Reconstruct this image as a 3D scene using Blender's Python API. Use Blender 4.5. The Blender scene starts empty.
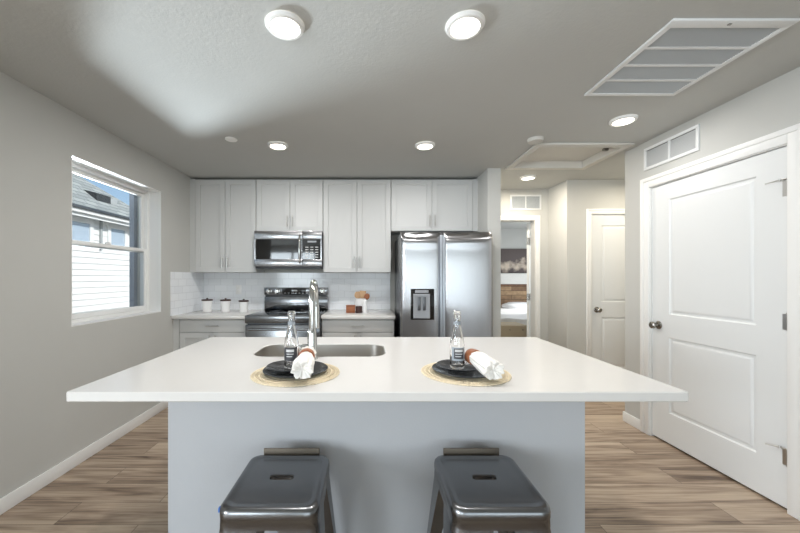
import bpy, bmesh, math, random
from math import sin, cos, pi, radians as R
from mathutils import Vector, Matrix

random.seed(4)
S = bpy.context.scene
COL = S.collection

# ------------------------------------------------------------------ camera, light, exposure
FPX = 340.0                                   # focal length in pixels of an 800 px wide frame
CAM_H = 1.31
cd = bpy.data.cameras.new('camera')
cam = bpy.data.objects.new('camera', cd)
COL.objects.link(cam)
cam.location = (0, 0, CAM_H)
cam.rotation_euler = (R(90), 0, 0)
cd.sensor_fit = 'HORIZONTAL'
cd.sensor_width = 36
cd.lens = 36 * FPX / 800
cd.shift_x = (400 - 369) / 800
cd.shift_y = (277.3 - 266.5) / 800
cd.clip_start = 0.05
S.camera = cam

S.view_settings.view_transform = 'Standard'
S.view_settings.look = 'None'
S.view_settings.gamma = 1
S.view_settings.use_curve_mapping = False
S.view_settings.exposure = 0.12
S.cycles.use_denoising = True
S.cycles.max_bounces = 10
S.cycles.diffuse_bounces = 6
S.cycles.glossy_bounces = 6
S.cycles.transmission_bounces = 10
S.cycles.transparent_max_bounces = 12
S.cycles.caustics_reflective = False
S.cycles.caustics_refractive = False
S.cycles.sample_clamp_indirect = 6

w = bpy.data.worlds.new('sky')
S.world = w
w.use_nodes = True
wn = w.node_tree.nodes
wl = w.node_tree.links
sky = wn.new('ShaderNodeTexSky')
sky.sky_type = 'NISHITA'
sky.sun_disc = False
sky.sun_elevation = R(50)
sky.sun_rotation = R(100)
sky.air_density = 1.0
sky.dust_density = 1.5
wl.new(sky.outputs[0], wn['Background'].inputs[0])
wn['Background'].inputs[1].default_value = 0.16


def lamp(name, kind, loc, energy, color=(1, 1, 1), aim=None, **kw):
    d = bpy.data.lights.new(name, kind)
    d.energy = energy
    d.color = color
    for k, v in kw.items():
        setattr(d, k, v)
    o = bpy.data.objects.new(name, d)
    COL.objects.link(o)
    o.location = loc
    if aim is not None:
        o.rotation_euler = Vector(aim).to_track_quat('-Z', 'Y').to_euler()
    return o


# the sun stands over our own roof and lights the house next door
lamp('sun', 'SUN', (6, 2, 9), 3.3, (1, .97, .92), aim=(-.80, .26, -.52), angle=R(.6))
# area lamps added for daylight through assumed living room glazing behind the camera
lamp('assumed_sliding_door_light', 'AREA', (1.75, -4.72, 1.15), 88, (.86, .93, 1), aim=(0, 1, 0), shape='RECTANGLE', size=4.4, size_y=2.0)
lamp('assumed_living_window_light', 'AREA', (-2.75, -4.72, 1.5), 120, (.86, .93, 1), aim=(0, 1, 0), shape='RECTANGLE', size=1.7, size_y=1.5)
lamp('added_side_window_light', 'AREA', (-4.25, -2.0, 1.45), 195, (.86, .93, 1), aim=(1, 0, 0), shape='RECTANGLE', size=1.9, size_y=1.5)  # unseen side window, added for its light
# unseen spot added outside the kitchen window, throwing a bright wedge onto the ceiling
lamp('added_ceiling_spot', 'SPOT', (-4.0, 4.33, 1.25), 1500, (.86, .93, 1), aim=(3.15, -2.45, 1.15), spot_size=R(38), spot_blend=.9, shadow_soft_size=.24)
# unseen warm lamp without a fixture, added to brighten the side passage and door
lamp('passage_fill', 'AREA', (2.95, 3.45, 2.40), 8, (1, .9, .74), shape='DISK', size=.14)
# lamp added for daylight in the bedroom, outside an assumed unseen window
lamp('assumed_bedroom_window_light', 'AREA', (4.6, 6.4, 1.5), 45, (.88, .94, 1), aim=(-1, 0, 0), shape='RECTANGLE', size=1.4, size_y=1.3)

# ------------------------------------------------------------------ materials
MATS = {}


def lin(c):
    return tuple(((v / 255) / 12.92 if v / 255 <= .04045 else ((v / 255 + .055) / 1.055) ** 2.4) for v in c) + (1,)


def mat(name, rgb, rough=.5, metal=0, bump=0, bscale=200, var=0, vscale=6, stretch=None, spec=.5, coat=0, trans=0, ior=1.45, emit=0, aniso=0):
    m = bpy.data.materials.new(name)
    m.use_nodes = True
    nt = m.node_tree
    b = nt.nodes['Principled BSDF']
    b.inputs['Base Color'].default_value = lin(rgb)
    b.inputs['Roughness'].default_value = rough
    b.inputs['Metallic'].default_value = metal
    b.inputs['Specular IOR Level'].default_value = spec
    b.inputs['Coat Weight'].default_value = coat
    b.inputs['Transmission Weight'].default_value = trans
    b.inputs['IOR'].default_value = ior
    if aniso:
        b.inputs['Anisotropic'].default_value = aniso
    if emit:
        b.inputs['Emission Color'].default_value = lin(rgb)
        b.inputs['Emission Strength'].default_value = emit
    tc = nt.nodes.new('ShaderNodeTexCoord')
    vec = tc.outputs['Object']
    if stretch:
        mp = nt.nodes.new('ShaderNodeMapping')
        mp.inputs['Scale'].default_value = stretch
        nt.links.new(vec, mp.inputs[0])
        vec = mp.outputs[0]
    if bump:
        n = nt.nodes.new('ShaderNodeTexNoise')
        n.inputs['Scale'].default_value = bscale
        n.inputs['Detail'].default_value = 3
        nt.links.new(vec, n.inputs['Vector'])
        bp = nt.nodes.new('ShaderNodeBump')
        bp.inputs['Strength'].default_value = bump
        bp.inputs['Distance'].default_value = .003
        nt.links.new(n.outputs[0], bp.inputs['Height'])
        nt.links.new(bp.outputs[0], b.inputs['Normal'])
    if var:
        n2 = nt.nodes.new('ShaderNodeTexNoise')
        n2.inputs['Scale'].default_value = vscale
        n2.inputs['Detail'].default_value = 4
        nt.links.new(vec, n2.inputs['Vector'])
        rp = nt.nodes.new('ShaderNodeMix')
        rp.data_type = 'RGBA'
        c = lin(rgb)
        rp.inputs['A'].default_value = tuple(max(0, v * (1 - var)) for v in c[:3]) + (1,)
        rp.inputs['B'].default_value = tuple(min(1, v * (1 + var)) for v in c[:3]) + (1,)
        nt.links.new(n2.outputs[0], rp.inputs['Factor'])
        nt.links.new(rp.outputs['Result'], b.inputs['Base Color'])
    MATS[name] = m
    return m


mat('wall_paint', (196, 196, 192), .85, bump=.12, bscale=160, var=.02)
mat('ceiling_paint', (188, 189, 186), .9, bump=.35, bscale=70, var=.02)
mat('island_paint', (182, 184, 187), .75, bump=.14, bscale=120)
mat('trim_white', (236, 236, 234), .45)
mat('door_white', (228, 230, 230), .42)
mat('cabinet_paint', (204, 205, 204), .42, bump=.02)
mat('cabinet_shadow', (120, 120, 120), .8)
mat('quartz', (221, 219, 216), .16, var=.015, vscale=30)
mat('steel', (170, 170, 172), .24, 1, bump=.0, bscale=60, stretch=(40, 40, .6), var=.05, vscale=8)
mat('steel_sink', (196, 192, 186), .36, 1, bump=.02, bscale=60, stretch=(40, 40, .6))
mat('steel_dark', (105, 107, 110), .35, .8)
mat('chrome', (205, 205, 203), .1, 1)
mat('nickel', (150, 147, 142), .25, 1)
mat('gunmetal', (126, 127, 129), .27, 1, bump=.02, bscale=9, var=.16, vscale=7)
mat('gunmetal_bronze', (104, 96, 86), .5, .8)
mat('black_glass', (12, 12, 13), .06, coat=.5)
mat('black_plastic', (20, 20, 21), .35)
mat('grey_plastic', (150, 153, 158), .4)
mat('handle_grey', (176, 182, 190), .32, .6)
mat('pale_print', (205, 205, 205), .5)
mat('white_ceramic', (240, 240, 240), .2)
mat('dark_wood', (66, 44, 40), .5, var=.2, vscale=20)
mat('wood_brown', (150, 92, 60), .5, var=.25, vscale=14, stretch=(1, 8, 8))
mat('wood_light', (196, 160, 124), .55, var=.18, vscale=14, stretch=(8, 8, 1))
mat('charcoal_glaze', (52, 53, 55), .2, var=.12, vscale=20)
mat('jute', (232, 218, 190), .9, bump=.6, bscale=300, var=.2, vscale=90)
mat('linen', (236, 233, 228), .95, bump=.3, bscale=260)
mat('ring_wood', (160, 98, 64), .4, var=.35, vscale=50)
mat('glass', (255, 255, 255), .0, trans=1, ior=1.47)
mat('label_grey', (158, 166, 174), .4)
mat('label_dark', (62, 62, 66), .4)
mat('lamp_white', (255, 246, 232), .5, emit=7)
mat('grille_white', (226, 228, 228), .5)
mat('grille_mesh', (178, 184, 188), .6)
mat('grille_pale', (204, 206, 206), .6)
mat('hatch_paint', (206, 204, 198), .7)
mat('satin_nickel', (196, 195, 192), .3, 1)
mat('blue_tape', (58, 110, 190), .6)
mat('rubber', (30, 30, 30), .8)
mat('stone_white', (238, 238, 238), .8)
mat('siding', (238, 238, 236), .6)
mat('gutter_dark', (70, 76, 82), .5)
mat('reveal_grey', (150, 156, 166), .7)
mat('neighbour_glass', (172, 188, 204), .08, spec=.8)
mat('vent_dark', (48, 52, 54), .6)
mat('vent_light', (170, 174, 174), .5)
mat('gravel', (190, 186, 178), .9, bump=.5, bscale=40, var=.2, vscale=30)
mat('carpet', (176, 168, 156), 1, bump=.5, bscale=300)
mat('bedding', (238, 238, 238), .9, bump=.2, bscale=30)
mat('bench_cloth', (176, 162, 140), .85, bump=.3, bscale=200, var=.06)
mat('whitewash', (220, 218, 212), .8, var=.12, vscale=14, stretch=(1, 1, 8))


def pane_material():
    m = bpy.data.materials.new('window_glass')
    m.use_nodes = True
    nt = m.node_tree
    nt.nodes.remove(nt.nodes['Principled BSDF'])
    out = nt.nodes['Material Output']
    tr = nt.nodes.new('ShaderNodeBsdfTransparent')
    tr.inputs[0].default_value = (.96, .98, .98, 1)
    gl = nt.nodes.new('ShaderNodeBsdfGlossy')
    gl.inputs['Roughness'].default_value = .01
    lw = nt.nodes.new('ShaderNodeLayerWeight')
    lw.inputs[0].default_value = .5
    pw = nt.nodes.new('ShaderNodeMath')
    pw.operation = 'POWER'
    pw.inputs[1].default_value = 5
    nt.links.new(lw.outputs['Facing'], pw.inputs[0])
    fr = nt.nodes.new('ShaderNodeMath')
    fr.operation = 'MULTIPLY_ADD'
    fr.inputs[1].default_value = .8
    fr.inputs[2].default_value = .04
    nt.links.new(pw.outputs[0], fr.inputs[0])
    mx = nt.nodes.new('ShaderNodeMixShader')
    nt.links.new(fr.outputs[0], mx.inputs[0])
    nt.links.new(tr.outputs[0], mx.inputs[1])
    nt.links.new(gl.outputs[0], mx.inputs[2])
    nt.links.new(mx.outputs[0], out.inputs[0])
    MATS['window_glass'] = m


pane_material()


def nodes_of(name, rough, metal=0):
    m = bpy.data.materials.new(name)
    m.use_nodes = True
    nt = m.node_tree
    b = nt.nodes['Principled BSDF']
    b.inputs['Roughness'].default_value = rough
    b.inputs['Metallic'].default_value = metal
    MATS[name] = m
    return nt, b, nt.nodes, nt.links


def math_node(N, L, op, a, b=None):
    n = N.new('ShaderNodeMath')
    n.operation = op
    for i, v in enumerate((a, b)):
        if v is None:
            continue
        if isinstance(v, (int, float)):
            n.inputs[i].default_value = v
        else:
            L.new(v, n.inputs[i])
    return n.outputs[0]


def floor_material():
    nt, b, N, L = nodes_of('plank_floor', .38)
    tc = N.new('ShaderNodeTexCoord')
    br = N.new('ShaderNodeTexBrick')
    br.offset = .37
    br.offset_frequency = 2
    br.inputs['Scale'].default_value = 1
    br.inputs['Brick Width'].default_value = 1.22
    br.inputs['Row Height'].default_value = .18
    br.inputs['Mortar Size'].default_value = .0016
    br.inputs['Mortar Smooth'].default_value = .2
    br.inputs['Color1'].default_value = (0, 0, 0, 1)
    br.inputs['Color2'].default_value = (1, 1, 1, 1)
    br.inputs['Mortar'].default_value = (.5, .5, .5, 1)
    L.new(tc.outputs['Object'], br.inputs['Vector'])
    sep = N.new('ShaderNodeSeparateXYZ')
    L.new(tc.outputs['Object'], sep.inputs[0])
    rnd = N.new('ShaderNodeSeparateColor')
    L.new(br.outputs['Color'], rnd.inputs[0])
    off = math_node(N, L, 'MULTIPLY', rnd.outputs[0], 37.0)
    cx = N.new('ShaderNodeCombineXYZ')
    L.new(math_node(N, L, 'MULTIPLY', sep.outputs[0], .9), cx.inputs[0])
    L.new(math_node(N, L, 'MULTIPLY', sep.outputs[1], 9.0), cx.inputs[1])
    L.new(off, cx.inputs[2])
    n1 = N.new('ShaderNodeTexNoise')
    n1.inputs['Scale'].default_value = 1.5
    n1.inputs['Detail'].default_value = 5
    n1.inputs['Distortion'].default_value = 1.1
    L.new(cx.outputs[0], n1.inputs['Vector'])
    cx2 = N.new('ShaderNodeCombineXYZ')
    L.new(math_node(N, L, 'MULTIPLY', sep.outputs[0], 2.5), cx2.inputs[0])
    L.new(math_node(N, L, 'MULTIPLY', sep.outputs[1], 70.0), cx2.inputs[1])
    L.new(off, cx2.inputs[2])
    n2 = N.new('ShaderNodeTexNoise')
    n2.inputs['Scale'].default_value = 1.2
    n2.inputs['Detail'].default_value = 3
    L.new(cx2.outputs[0], n2.inputs['Vector'])
    s = math_node(N, L, 'ADD', math_node(N, L, 'MULTIPLY', n1.outputs[0], .85), math_node(N, L, 'MULTIPLY', n2.outputs[0], .48))
    s = math_node(N, L, 'ADD', s, math_node(N, L, 'MULTIPLY', rnd.outputs[0], .20))
    rp = N.new('ShaderNodeValToRGB')
    e = rp.color_ramp.elements
    e[0].position = .52
    e[0].color = lin((88, 71, 58))
    e[1].position = 1.0
    e[1].color = lin((198, 180, 158))
    x = e.new(.665)
    x.color = lin((142, 122, 104))
    x = e.new(.81)
    x.color = lin((176, 156, 136))
    L.new(s, rp.inputs[0])
    mx = N.new('ShaderNodeMix')
    mx.data_type = 'RGBA'
    mx.inputs['B'].default_value = lin((84, 70, 60))
    L.new(br.outputs['Fac'], mx.inputs['Factor'])
    L.new(rp.outputs[0], mx.inputs['A'])
    L.new(mx.outputs['Result'], b.inputs['Base Color'])
    bp = N.new('ShaderNodeBump')
    bp.inputs['Strength'].default_value = .12
    bp.inputs['Distance'].default_value = .002
    L.new(n2.outputs[0], bp.inputs['Height'])
    L.new(bp.outputs[0], b.inputs['Normal'])


floor_material()


def tile_material():
    nt, b, N, L = nodes_of('subway_tile', .12)
    tc = N.new('ShaderNodeTexCoord')
    sep = N.new('ShaderNodeSeparateXYZ')
    L.new(tc.outputs['Object'], sep.inputs[0])
    cx = N.new('ShaderNodeCombineXYZ')
    L.new(math_node(N, L, 'ADD', sep.outputs[0], sep.outputs[1]), cx.inputs[0])
    L.new(sep.outputs[2], cx.inputs[1])
    br = N.new('ShaderNodeTexBrick')
    br.inputs['Scale'].default_value = 1
    br.inputs['Brick Width'].default_value = .152
    br.inputs['Row Height'].default_value = .076
    br.inputs['Mortar Size'].default_value = .0022
    br.inputs['Mortar Smooth'].default_value = .4
    br.inputs['Color1'].default_value = lin((243, 246, 249))
    br.inputs['Color2'].default_value = lin((237, 240, 244))
    br.inputs['Mortar'].default_value = lin((222, 225, 228))
    L.new(cx.outputs[0], br.inputs['Vector'])
    L.new(br.outputs['Color'], b.inputs['Base Color'])
    n = N.new('ShaderNodeTexNoise')
    n.inputs['Scale'].default_value = 9
    L.new(tc.outputs['Object'], n.inputs['Vector'])
    h = math_node(N, L, 'SUBTRACT', math_node(N, L, 'MULTIPLY', n.outputs[0], .6), br.outputs['Fac'])
    bp = N.new('ShaderNodeBump')
    bp.inputs['Strength'].default_value = .35
    bp.inputs['Distance'].default_value = .003
    L.new(h, bp.inputs['Height'])
    L.new(bp.outputs[0], b.inputs['Normal'])


tile_material()


def shingle_material():
    nt, b, N, L = nodes_of('shingles', .9)
    tc = N.new('ShaderNodeTexCoord')
    sep = N.new('ShaderNodeSeparateXYZ')
    L.new(tc.outputs['Object'], sep.inputs[0])
    cx = N.new('ShaderNodeCombineXYZ')
    L.new(math_node(N, L, 'ADD', sep.outputs[1], math_node(N, L, 'MULTIPLY', sep.outputs[0], .3)), cx.inputs[0])
    L.new(sep.outputs[2], cx.inputs[1])
    br = N.new('ShaderNodeTexBrick')
    br.inputs['Scale'].default_value = 1
    br.inputs['Brick Width'].default_value = .3
    br.inputs['Row Height'].default_value = .1
    br.inputs['Mortar Size'].default_value = .008
    br.inputs['Color1'].default_value = lin((172, 177, 173))
    br.inputs['Color2'].default_value = lin((138, 144, 142))
    br.inputs['Mortar'].default_value = lin((108, 114, 114))
    L.new(cx.outputs[0], br.inputs['Vector'])
    L.new(br.outputs['Color'], b.inputs['Base Color'])


shingle_material()


def band_picture_material():
    """an abstract landscape: dark brown ground with pale soft trees, built as a flat print"""
    nt, b, N, L = nodes_of('canvas_print', .7)
    tc = N.new('ShaderNodeTexCoord')
    n = N.new('ShaderNodeTexNoise')
    n.inputs['Scale'].default_value = 5
    n.inputs['Detail'].default_value = 6
    L.new(tc.outputs['Object'], n.inputs['Vector'])
    sep = N.new('ShaderNodeSeparateXYZ')
    L.new(tc.outputs['Object'], sep.inputs[0])
    g = math_node(N, L, 'ABSOLUTE', math_node(N, L, 'ADD', sep.outputs[2], .14))
    v = math_node(N, L, 'SUBTRACT', n.outputs[0], math_node(N, L, 'MULTIPLY', g, 1.3))
    rp = N.new('ShaderNodeValToRGB')
    e = rp.color_ramp.elements
    e[0].position = .32
    e[0].color = lin((92, 82, 80))
    e[1].position = .56
    e[1].color = lin((205, 190, 172))
    L.new(v, rp.inputs[0])
    L.new(rp.outputs[0], b.inputs['Base Color'])


band_picture_material()


def plank_board_material():
    nt, b, N, L = nodes_of('reclaimed_wood', .7)
    tc = N.new('ShaderNodeTexCoord')
    sep = N.new('ShaderNodeSeparateXYZ')
    L.new(tc.outputs['Object'], sep.inputs[0])
    cx = N.new('ShaderNodeCombineXYZ')
    L.new(sep.outputs[0], cx.inputs[0])
    L.new(sep.outputs[2], cx.inputs[1])
    br = N.new('ShaderNodeTexBrick')
    br.inputs['Scale'].default_value = 1
    br.inputs['Brick Width'].default_value = .7
    br.inputs['Row Height'].default_value = .1
    br.inputs['Mortar Size'].default_value = .004
    br.inputs['Color1'].default_value = lin((96, 62, 38))
    br.inputs['Color2'].default_value = lin((200, 170, 130))
    br.inputs['Mortar'].default_value = lin((50, 34, 24))
    L.new(cx.outputs[0], br.inputs['Vector'])
    n = N.new('ShaderNodeTexNoise')
    n.inputs['Scale'].default_value = 10
    n.inputs['Detail'].default_value = 5
    L.new(cx.outputs[0], n.inputs['Vector'])
    mx = N.new('ShaderNodeMix')
    mx.data_type = 'RGBA'
    mx.blend_type = 'OVERLAY'
    mx.inputs['Factor'].default_value = .7
    L.new(br.outputs['Color'], mx.inputs['A'])
    L.new(n.outputs[0], mx.inputs['B'])
    L.new(mx.outputs['Result'], b.inputs['Base Color'])


plank_board_material()

def brushed(name, amount, rot):
    nt = MATS[name].node_tree
    b = nt.nodes['Principled BSDF']
    tg = nt.nodes.new('ShaderNodeTangent')
    tg.direction_type = 'RADIAL'
    tg.axis = 'Z'
    nt.links.new(tg.outputs[0], b.inputs['Tangent'])
    b.inputs['Anisotropic'].default_value = amount
    b.inputs['Anisotropic Rotation'].default_value = rot


mat('steel_range', (128, 129, 131), .2, 1)
brushed('steel', .8, 0.0)
brushed('steel_range', .8, 0.0)

# ------------------------------------------------------------------ mesh helpers


class MB:
    """collects shapes and links them as ONE mesh object"""

    def __init__(self):
        self.bm = bmesh.new()

    def add(self, verts, faces):
        vs = [self.bm.verts.new(v) for v in verts]
        for f in faces:
            try:
                self.bm.faces.new([vs[i] for i in f])
            except ValueError:
                pass
        return vs

    def box(self, x0, x1, y0, y1, z0, z1, bev=0, seg=2):
        x0, x1 = min(x0, x1), max(x0, x1)
        y0, y1 = min(y0, y1), max(y0, y1)
        z0, z1 = min(z0, z1), max(z0, z1)
        v = [(x, y, z) for z in (z0, z1) for y in (y0, y1) for x in (x0, x1)]
        f = [(0, 2, 3, 1), (4, 5, 7, 6), (0, 1, 5, 4), (2, 6, 7, 3), (0, 4, 6, 2), (1, 3, 7, 5)]
        if bev:
            t = bmesh.new()
            tv = [t.verts.new(p) for p in v]
            for q in f:
                t.faces.new([tv[i] for i in q])
            bmesh.ops.bevel(t, geom=list(t.edges), offset=bev, segments=seg, profile=.5, affect='EDGES', clamp_overlap=True)
            self.merge(t)
        else:
            self.add(v, f)
        return self

    def merge(self, t, M=None):
        t.verts.ensure_lookup_table()
        vs = [self.bm.verts.new((M @ v.co) if M else v.co) for v in t.verts]
        t.verts.index_update()
        for fc in t.faces:
            try:
                self.bm.faces.new([vs[v.index] for v in fc.verts])
            except ValueError:
                pass
        t.free()

    def loops(self, loops, cap0=False, cap1=False, close=False):
        """bridge loops of equal length"""
        n = len(loops[0])
        vs = [[self.bm.verts.new(p) for p in lp] for lp in loops]
        rng = range(len(vs) if close else len(vs) - 1)
        for i in rng:
            a, b = vs[i], vs[(i + 1) % len(vs)]
            for k in range(n):
                self.bm.faces.new((a[k], a[(k + 1) % n], b[(k + 1) % n], b[k]))
        if cap0:
            self.bm.faces.new(list(reversed(vs[0])))
        if cap1:
            self.bm.faces.new(vs[-1])
        return self

    def lathe(self, prof, c=(0, 0, 0), n=32, axis='Z', cap0=True, cap1=True):
        lps = []
        for r, h in prof:
            lp = []
            for k in range(n):
                a = 2 * pi * k / n
                p = (r * cos(a), r * sin(a), h)
                if axis == 'Y':
                    p = (p[0], h, -p[1])
                elif axis == 'X':
                    p = (h, p[0], p[1])
                lp.append((c[0] + p[0], c[1] + p[1], c[2] + p[2]))
            lps.append(lp)
        return self.loops(lps, cap0, cap1)

    def tube(self, pts, r, n=12, closed=False):
        pts = [Vector(p) for p in pts]
        rs = r if isinstance(r, (list, tuple)) else [r] * len(pts)
        lps = []
        m = len(pts)
        up = None
        for i, p in enumerate(pts):
            if closed:
                t = (pts[(i + 1) % m] - pts[i - 1]).normalized()
            else:
                t = (pts[min(i + 1, m - 1)] - pts[max(i - 1, 0)]).normalized()
            if up is None:
                up = t.orthogonal().normalized()
            else:
                up = (up - t * up.dot(t))
                up = up.normalized() if up.length > 1e-6 else t.orthogonal().normalized()
            s = t.cross(up)
            lps.append([p + rs[i] * (cos(2 * pi * k / n) * up + sin(2 * pi * k / n) * s) for k in range(n)])
        return self.loops(lps, not closed, not closed, closed)

    def build(self, name, material, parent=None, world=True, smooth=True, angle=35):
        bmesh.ops.recalc_face_normals(self.bm, faces=list(self.bm.faces))
        me = bpy.data.meshes.new(name)
        self.bm.to_mesh(me)
        self.bm.free()
        o = bpy.data.objects.new(name, me)
        COL.objects.link(o)
        if isinstance(material, str):
            material = MATS[material]
        me.materials.append(material)
        if parent is not None:
            o.parent = parent
            if world:
                b = base_of(parent)
                me.transform(Matrix.Translation(-b))
        if smooth:
            me.shade_smooth()
            me.set_sharp_from_angle(angle=R(angle))
        return o


def base_of(o):
    b = Vector((0, 0, 0))
    while o is not None:
        b += o.location
        o = o.parent
    return b


def rrect(cx, cy, hx, hy, r, z, n=8):
    """rounded rectangle loop, 4*(n+1) points"""
    r = min(r, hx - 1e-5, hy - 1e-5)
    pts = []
    for q, (sx, sy) in enumerate(((1, 1), (-1, 1), (-1, -1), (1, -1))):
        for k in range(n + 1):
            a = pi / 2 * q + pi / 2 * k / n
            pts.append((cx + sx * (hx - r) + r * cos(a), cy + sy * (hy - r) + r * sin(a), z))
    return pts


def tag(o, label, cat, group=None, kind=None):
    o['label'] = label
    o['category'] = cat
    if group:
        o['group'] = group
    if kind:
        o['kind'] = kind
    return o


def thing(name, label, cat, loc, rz=0, group=None):
    o = bpy.data.objects.new(name, None)
    COL.objects.link(o)
    o.empty_display_size = .1
    o.location = loc
    o.rotation_euler = (0, 0, rz)
    return tag(o, label, cat, group)


def struct(o, label=None, cat=None):
    o['kind'] = 'structure'
    if label:
        o['label'] = label
    if cat:
        o['category'] = cat
    return o


def copy_tree(o, parent=None):
    c = o.copy()
    COL.objects.link(c)
    c.parent = parent
    for ch in list(o.children):
        copy_tree(ch, c)
    return c


# ------------------------------------------------------------------ the place: key planes (metres; the camera stands over the origin)
XL, XR = -2.04, 2.33          # left and right wall faces
YB = 4.19                     # kitchen back wall
CEIL = 2.45
YU = 3.864                    # front of the upper cabinets
YC = 3.50                     # front of the back counters
HALL = 4.40                   # wall with the bedroom door
ALC = 3.98                    # wall with the hall door
YEND = 3.095                  # end of the right wall
YREAR = -4.6
XO = -2.27                    # outer face of the left wall

# floor and ceiling
struct(MB().box(-4.2, 4.5, YREAR - .1, HALL + .06, -.05, 0).build('floor', 'plank_floor'), 'grey brown wood plank floor', 'floor')
struct(MB().box(1.1, 4.5, HALL + .06, 8.1, -.05, 0.004).build('floor_bedroom', 'carpet'), 'beige carpet floor of the bedroom', 'floor')
HX0, HX1, HY0, HY1 = 1.47, 2.20, 2.93, 3.50      # attic hatch hole
m = MB()
m.box(-4.2, XO, YREAR - .1, .62, CEIL, CEIL + .12)
m.box(XO, HX0, YREAR - .1, 8.1, CEIL, CEIL + .12)
m.box(HX1, 4.5, YREAR - .1, 8.1, CEIL, CEIL + .12)
m.box(HX0, HX1, YREAR - .1, HY0, CEIL, CEIL + .12)
m.box(HX0, HX1, HY1, 8.1, CEIL, CEIL + .12)
struct(m.build('ceiling', 'ceiling_paint'), 'matte greige textured ceiling', 'ceiling')

# left wall with the window hole
WY0, WY1, WZ0, WZ1 = 2.33, 3.335, .97, 2.15
m = MB()
m.box(XO, XL, .5, WY0, 0, CEIL)
m.box(XO, XL, WY1, YB + .12, 0, CEIL)
m.box(XO, XL, WY0, WY1, 0, WZ0)
m.box(XO, XL, WY0, WY1, WZ1, CEIL)
struct(m.build('wall_left', 'wall_paint'), 'greige painted wall on the left with the window', 'wall')
struct(MB().box(XO, 1.239, YB, YB + .12, 0, CEIL).build('wall_back', 'wall_paint'), 'back wall behind the cabinets', 'wall')
struct(MB().box(1.239, 1.375, 3.55, HALL + .12, 0, CEIL).build('wall_fridge_side', 'wall_paint'), 'short wall end beside the refrigerator', 'wall')
BX0, BX1 = 1.39, 2.15     # bedroom door opening
m = MB()
m.box(1.375, BX0, HALL, HALL + .12, 0, CEIL)
m.box(BX1, 2.318, HALL, HALL + .12, 0, CEIL)
m.box(BX0, BX1, HALL, HALL + .12, 2.05, CEIL)
struct(m.build('wall_hall', 'wall_paint'), 'hall end wall with the bedroom doorway', 'wall')
DX0, DX1 = 2.60, 3.36
m = MB()
m.box(2.318, DX0, ALC, HALL + .12, 0, CEIL)
m.box(DX1, 3.75, ALC, HALL + .12, 0, CEIL)
m.box(DX0, DX1, ALC, HALL + .12, 2.05, CEIL)
struct(m.build('wall_alcove', 'wall_paint'), 'wall around the narrow hall door', 'wall')
struct(MB().box(3.65, 3.77, YEND - .5, ALC, 0, CEIL).build('wall_alcove_side', 'wall_paint'), 'side wall of the hall alcove', 'wall')
PY0, PY1 = 1.893, 2.81    # pantry door slab along the right wall
m = MB()
m.box(XR, XR + .12, .9, PY0 - .01, 0, CEIL)
m.box(XR + .12, 4.5, .9, 1.02, 0, CEIL)
m.box(4.38, 4.5, YREAR, .9, 0, CEIL)
m.box(XR, XR + .12, PY1 + .01, YEND, 0, CEIL)
m.box(XR, XR + .12, PY0 - .01, PY1 + .01, 2.055, CEIL)
m.box(XR + .12, 3.77, YEND - .12, YEND, 0, CEIL)
struct(m.build('wall_right', 'wall_paint'), 'greige wall on the right with the wide white door', 'wall')
struct(MB().box(XR + .1, XR + .14, PY0 - .2, PY1 + .15, 0, 2.1).build('wall_pantry', 'wall_paint'))

# living room behind the camera
m = MB()
m.box(-4.2, -4.08, YREAR, -2.95, 0, CEIL)
m.box(-4.2, -4.08, -1.05, .5, 0, CEIL)
m.box(-4.2, -4.08, -2.95, -1.05, 0, .7)
m.box(-4.2, -4.08, -2.95, -1.05, 2.2, CEIL)
m.box(-4.2, XO, .5, .62, 0, CEIL)
struct(m.build('wall_living_left', 'wall_paint'))
m = MB()
for a, b, z0, z1 in ((-3.6, -1.9, .75, 2.25), (-.5, 4.0, 0.05, 2.15)):
    m.box(a, b, YREAR - .12, YREAR, 0, z0)
    m.box(a, b, YREAR - .12, YREAR, z1, CEIL)
m.box(-4.2, -3.6, YREAR - .12, YREAR, 0, CEIL)
m.box(-1.9, -.5, YREAR - .12, YREAR, 0, CEIL)
m.box(4.0, 4.5, YREAR - .12, YREAR, 0, CEIL)
struct(m.build('wall_rear', 'wall_paint'))


def far_window(name, x0, x1, z0, z1, muntins):
    m = MB()
    y = YREAR - .06
    for a, b, c, d in ((x0, x1, z0, z0 + .06), (x0, x1, z1 - .06, z1), (x0, x0 + .06, z0 + .06, z1 - .06), (x1 - .06, x1, z0 + .06, z1 - .06)):
        m.box(a, b, y - .03, y + .03, c, d)
    for q in muntins:
        m.box(q - .04, q + .04, y - .03, y + .03, z0 + .06, z1 - .06)
    o = struct(m.build(name, 'trim_white'))
    MB().box(x0 + .05, x1 - .05, y - .003, y + .003, z0 + .05, z1 - .05).build('pane', 'window_glass', o)


far_window('window_2', -3.6, -1.9, .75, 2.25, (-2.75,))
far_window('window_3', -.5, 4.0, .05, 2.15, (1.0, 2.5))

# bedroom shell
m = MB()
m.box(1.1, 4.5, 8.0, 8.1, 0, CEIL)
struct(m.build('wall_bedroom_back', 'wall_paint'), 'pale bedroom wall seen through the doorway', 'wall')
struct(MB().box(1.1, 1.2, HALL + .12, 8.0, 0, CEIL).build('wall_bedroom_left', 'wall_paint'))
m = MB()
m.box(4.4, 4.5, HALL + .12, 5.7, 0, CEIL)
m.box(4.4, 4.5, 7.1, 8.0, 0, CEIL)
m.box(4.4, 4.5, 5.7, 7.1, 0, .8)
m.box(4.4, 4.5, 5.7, 7.1, 2.2, CEIL)
m.box(3.75, 4.5, HALL, HALL + .12, 0, CEIL)
struct(m.build('wall_bedroom_right', 'wall_paint'))


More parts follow.
